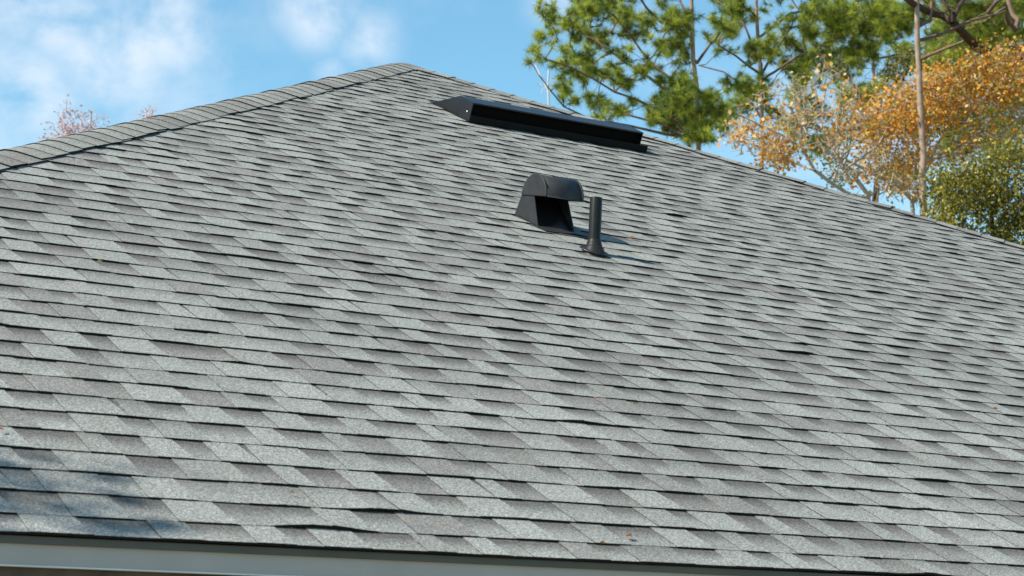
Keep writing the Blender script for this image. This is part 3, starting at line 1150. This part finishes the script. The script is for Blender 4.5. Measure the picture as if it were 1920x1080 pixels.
def scatter(poly, n):
    xs = [p[0] for p in poly]; ys = [p[1] for p in poly]
    out = []
    while len(out) < n:
        x, y = NR.uniform(min(xs), max(xs)), NR.uniform(min(ys), max(ys))
        if inside(poly, x, y):
            out.append((x, y))
    return out


def broadleaf(name, label, cat, D, trunk, limbs, regions, r0, depth, tip, bark, leafm, palette, wts, size, seed, group=None, limb_bark=None, twig_bark=None):
    """regions: (polygon in enlargement coordinates, bare twig ends, leafy twig ends, leaves per end, spread)"""
    global NR
    NR = np.random.RandomState(seed)
    sk = Skel()
    ids = trunk_line(trunk, D, .05, r0, sk)
    fixed = {k: r0 * (1 - .6 * q / len(ids)) for q, k in enumerate(ids)}
    for li, (pts, d0, d1, rl) in enumerate(limbs):
        q = [at(x, y, D + d0 + (d1 - d0) * k / max(1, len(pts) - 1)) for k, (x, y) in enumerate(pts)]
        l_ids = sk.line(q, sk.nearest(q[0]), 'limb%02d' % li, .35, .03)
        for w, k in enumerate(l_ids[1:]):
            fixed[k] = rl * (1 - .65 * w / len(l_ids))
    leafpts, ends_all = [], []
    tg = []
    for (poly, nb, nl, per, spread) in regions:
        for k, (x, y) in enumerate(fill(poly, nb + nl)):
            px, py = z4(x, y)
            tg.append((at(px, py, D) + fw * NR.uniform(-depth, depth), per if k >= nb else 0, spread))
    pts = [t[0] for t in tg]
    sk.grow(pts, bias=.10, step=.16, droop=0, jit=.03)
    r = sk.radii(tip, 2.4, fixed)
    base = Vector((sk.P[0][0], sk.P[0][1], 0))
    root = empty(name, base, label, cat, group)
    finish(root, sk, r, twig_bark or bark, bark, limb_bark)
    VV, FF, CC = [], [], []
    off = 0
    for per in sorted(set(t[1] for t in tg)):
        if per == 0:
            continue
        for sp in sorted(set(t[2] for t in tg if t[1] == per)):
            P = [t[0] for t in tg if t[1] == per and t[2] == sp]
            V, F, C = leaves(P, per, sp, size, palette, wts)
            VV.append(V); FF.append(F + off); CC.append(C)
            off += len(V)
    if VV:
        keep(link('crown', fast_mesh('crown', np.concatenate(VV), np.concatenate(FF), np.concatenate(CC)), None, leafm), root)
    return root


ORANGE = [(.68, .32, .035), (.62, .235, .03), (.70, .43, .06), (.42, .20, .05), (.56, .46, .14), (.66, .44, .25), (.26, .27, .04)]
# tree of orange leaves on the right
broadleaf('autumn_tree', 'tree with a dense canopy of golden orange leaves at the right edge', 'autumn tree', 51.0,
  [z4(880,1150), z4(870,880), z4(800,810), z4(720,780)],
  [([z4(880,880), z4(800,810), z4(715,775), z4(560,695), z4(440,640)], 0, -1, .05),
   ([z4(760,870), z4(790,770), z4(850,700), z4(910,640), z4(940,540)], 0, .8, .035),
   ([z4(880,890), z4(960,700), z4(1050,680), z4(1110,632), z4(1200,650), z4(1362,735)], 0, -.8, .045),
   ([z4(1110,632), z4(1180,560), z4(1260,480), z4(1330,350)], -.5, .6, .03),
   ([z4(870,880), z4(1000,600), z4(1050,420), z4(1150,280)], 0, 1.0, .04),
   ([z4(730,780), z4(780,730), z4(800,650), z4(830,540)], 0, .5, .03)],
  [([(1400,235),(1200,240),(1060,290),(880,355),(700,430),(640,560),(760,620),(900,600),(1000,560),(1060,470),(1180,440),(1400,470)], 240, 950, 15, .18),
   ([(1060,470),(1000,600),(900,680),(960,760),(1100,700),(1400,720),(1400,470),(1180,440)], 260, 130, 9, .17),
   ([(640,560),(760,620),(940,640),(960,900),(760,860),(640,720)], 220, 130, 9, .17)],
  .10, 1.4, .006, M_OBARK, M_LEAF, ORANGE, [5, 3, 4, 2, 2, 2, 2], .092, 21, 'autumn trees behind the roof')
# half bare tree left of it
broadleaf('autumn_tree', 'half bare pale-twigged tree with scattered orange leaves, above the middle of the sloping hip', 'autumn tree', 49.0,
  [z4(760,1300), z4(670,850), z4(620,785), z4(550,700)],
  [([z4(680,870), z4(600,860), z4(520,810), z4(440,750), z4(385,650), z4(380,560), z4(330,470)], 0, -.8, .05),
   ([z4(520,810), z4(540,740), z4(570,640), z4(530,540)], -.3, .5, .03),
   ([z4(620,785), z4(540,690), z4(470,570), z4(480,430)], 0, .8, .045),
   ([z4(385,650), z4(310,600), z4(220,560), z4(100,500)], -.8, -1.2, .03),
   ([z4(440,750), z4(330,710), z4(220,680)], -.5, .2, .03),
   ([z4(580,740), z4(640,700), z4(720,640), z4(760,560)], 0, .8, .03)],
  [([(40,540),(200,430),(330,330),(470,290),(640,340),(660,560),(580,660),(400,700),(300,740),(190,710),(80,640)], 800, 250, 3, .17),
   ([(400,640),(660,620),(900,760),(900,900),(700,860),(480,770)], 220, 60, 4, .16),
   ([(180,650),(240,600),(330,680),(300,730),(210,720)], 20, 75, 9, .15),
   ([(60,540),(160,540),(220,620),(120,620)], 20, 30, 7, .15),
   ([(520,520),(620,420),(760,380),(760,480),(640,600)], 60, 60, 6, .16)],
  .10, 1.2, .0066, M_OBARK, M_LEAF, ORANGE, [4, 4, 1, 2, 3, 5, 1], .105, 22, 'autumn trees behind the roof')
# dark evergreen broadleaf at the right edge
GREEN = [(.095, .10, .014), (.17, .165, .018), (.29, .25, .026), (.40, .30, .055)]
broadleaf('evergreen_tree', 'dense dark green broadleaf tree low at the right edge', 'evergreen tree', 45.0,
  [z4(1230,1500), z4(1230,1100), z4(1220,950), z4(1210,800)],
  [([z4(1225,1000), z4(1120,900), z4(1060,800)], 0, -.6, .03), ([z4(1220,950), z4(1300,850), z4(1350,720)], 0, .6, .03)],
  [([(1000,740),(1100,700),(1200,690),(1420,630),(1500,800),(1450,1200),(1100,1250),(990,1000),(985,850)], 160, 1000, 24, .15)],
  .09, 1.3, .005, M_DBARK, M_GLEAF, GREEN, [4, 4, 3, 1], .068, 23)
# dark limb of an old oak coming in from the right
broadleaf('old_oak', 'old oak reaching a thick dark forked limb in at the top right', 'oak tree', 50.4,
  [z4(1560,1200), z4(1540,600), z4(1520,350)],
  [([z4(1520,360), z4(1380,290), z4(1230,240), z4(1145,200), z4(1090,140), z4(1045,95), z4(960,60), z4(880,20), z4(800,-40)], 2.6, -1.4, .17),
   ([z4(1045,95), z4(1070,40), z4(1110,-30)], -.3, .4, .06),
   ([z4(1050,60), z4(1010,10), z4(960,-50)], -.3, .4, .05),
   ([z4(1370,290), z4(1340,220), z4(1300,190)], 0, .4, .04)],
  [([(1180,200),(1362,190),(1420,280),(1300,290)], 90, 12, 4, .12),
   ([(780,-60),(1150,-60),(1100,60),(860,40)], 60, 12, 4, .12)],
  .25, .8, .007, M_DBARK, M_LEAF, [(.16, .15, .05), (.30, .16, .06)], [1, 1], .08, 24)
# green broadleaf behind, between the pines and the orange tree
broadleaf('green_tree', 'yellowish green leafy tree behind the orange canopy and the bare twigs', 'green tree', 66.0,
  [z4(700,1300), z4(700,900), z4(740,600), z4(780,400)],
  [([z4(730,650), z4(640,450), z4(560,280)], 0, .8, .05), ([z4(770,450), z4(840,330), z4(860,250)], 0, -.6, .05)],
  [([(800,290),(870,230),(900,290),(850,340),(780,340)], 8, 45, 9, .16),
   ([(400,250),(560,180),(650,230),(600,300),(470,290)], 20, 50, 7, .16),
   ([(690,230),(800,230),(840,330),(700,330)], 50, 20, 3, .2),
   ([(780,700),(880,680),(880,840),(800,820)], 10, 50, 10, .18),
   ([(940,430),(1100,450),(1060,560),(980,560)], 10, 40, 9, .18),
   ([(1040,480),(1400,460),(1400,680),(1100,680)], 60, 160, 12, .18),
   ([(440,640),(560,640),(640,760),(560,800),(480,740)], 30, 50, 9, .18)],
  .12, 1.2, .006, M_DBARK, M_GLEAF, [(.11, .13, .025), (.17, .17, .03), (.25, .17, .05)], [4, 4, 1], .10, 25)
# white dead snag left of the pines
broadleaf('dead_snag', 'slender bleached dead treetop standing clear of the roof left of the pines', 'dead tree', 60.0,
  [(1030, 400), (1029, 195), (1027, 165), (1029, 130)],
  [([(1028, 170), (1012, 140), (1004, 122)], 0, .3, .016), ([(1028, 178), (1040, 150)], 0, -.3, .012)],
  [([z for z in [((1004 - 1340) * 2.348, 150 * 2.348), ((1040 - 1340) * 2.348, 130 * 2.348), ((1042 - 1340) * 2.348, 180 * 2.348), ((1010 - 1340) * 2.348, 178 * 2.348)]], 14, 0, 0, .1)],
  .05, .3, .006, M_WBARK, M_LEAF, ORANGE, [5, 3, 4, 2, 2, 2, 2], .1, 26)


def bare_top(label, D, x0, x1, ytop, ybase, n, seed, leafy):
    f = lambda x, y: ((x - 1340) * 2.348, y * 2.348)
    xm = (x0 + x1) / 2
    return broadleaf('bare_tree', label, 'bare tree', D,
      [(xm, ybase + 150), (xm, ybase + 30), (xm + 3, ybase)],
      [([(xm, ybase + 20), (x0 + (x1 - x0) * .3, ybase - 15), (x0 + (x1 - x0) * .25, ytop + 10)], 0, .4, .03),
       ([(xm, ybase + 20), (x0 + (x1 - x0) * .7, ybase - 10), (x0 + (x1 - x0) * .72, ytop + 8)], 0, -.4, .03)],
      [([f(x0, ybase - 12), f(x0 + (x1 - x0) * .28, ytop + 8), f(x0 + (x1 - x0) * .5, ytop), f(x0 + (x1 - x0) * .8, ytop + 4), f(x1, ybase - 8), f(x1, ybase + 25), f(x0, ybase + 25)], n, n // 2, leafy, .10)],
      .09, .8, .008, M_KBARK, M_LEAF, [(.50, .36, .38), (.60, .46, .46)], [1, 1], .08, seed, 'bare treetops beyond the left hip', None, M_KBARK)


bare_top('pinkish bare treetop showing above the left hip, larger of two', 62.0, 86, 205, 200, 255, 200, 31, 9)
bare_top('small wispy bare treetop showing above the left hip, nearer the roof peak', 66.0, 262, 296, 196, 220, 40, 32, 3)

# tree standing beyond the left edge of the photo: its crown throws the bluish shade on the lowest courses
NR = np.random.RandomState(41)
sk = Skel()
S = np.array(SUNV)
u_s, v_s = hit(20, 900)
target = face(u_s - .50, v_s, 0)
cc = target + S * 6.2
ids = sk.line([(cc[0] - 2.4, cc[1] + .6, -.1), (cc[0] - 2.3, cc[1] + .5, 3.0), (cc[0] - 1.6, cc[1] + .3, 5.2), (cc[0] - .6, cc[1], cc[2] - .2)], -1, 'trunk', .5, .03)
fixed = {k: .11 * (1 - .7 * q / len(ids)) for q, k in enumerate(ids)}
px = np.cross(S, (0, 1, 0)); px /= np.linalg.norm(px)
tg = []
for _ in range(300):
    a_, rr_ = NR.uniform(0, 6.28), math.sqrt(NR.uniform(0, 1))
    tg.append(cc + np.array([math.cos(a_) * rr_ * 1.0 - .70, math.sin(a_) * rr_ * .40, NR.normal(0, .35) - .15]))
sk.grow(tg, bias=.1, step=.2)
r = sk.radii(.004, 2.4, fixed)
root = empty('shade_tree', Vector((sk.P[0][0], sk.P[0][1], 0)), 'small leafy tree just beyond the left edge, shading the lowest shingles', 'tree')
finish(root, sk, r, M_OBARK, M_OBARK)
V, F, C = leaves(tg, 16, .12, .085, GREEN, [4, 4, 2, 1])
keep(link('crown', fast_mesh('crown', V, F, C), None, M_GLEAF), root)
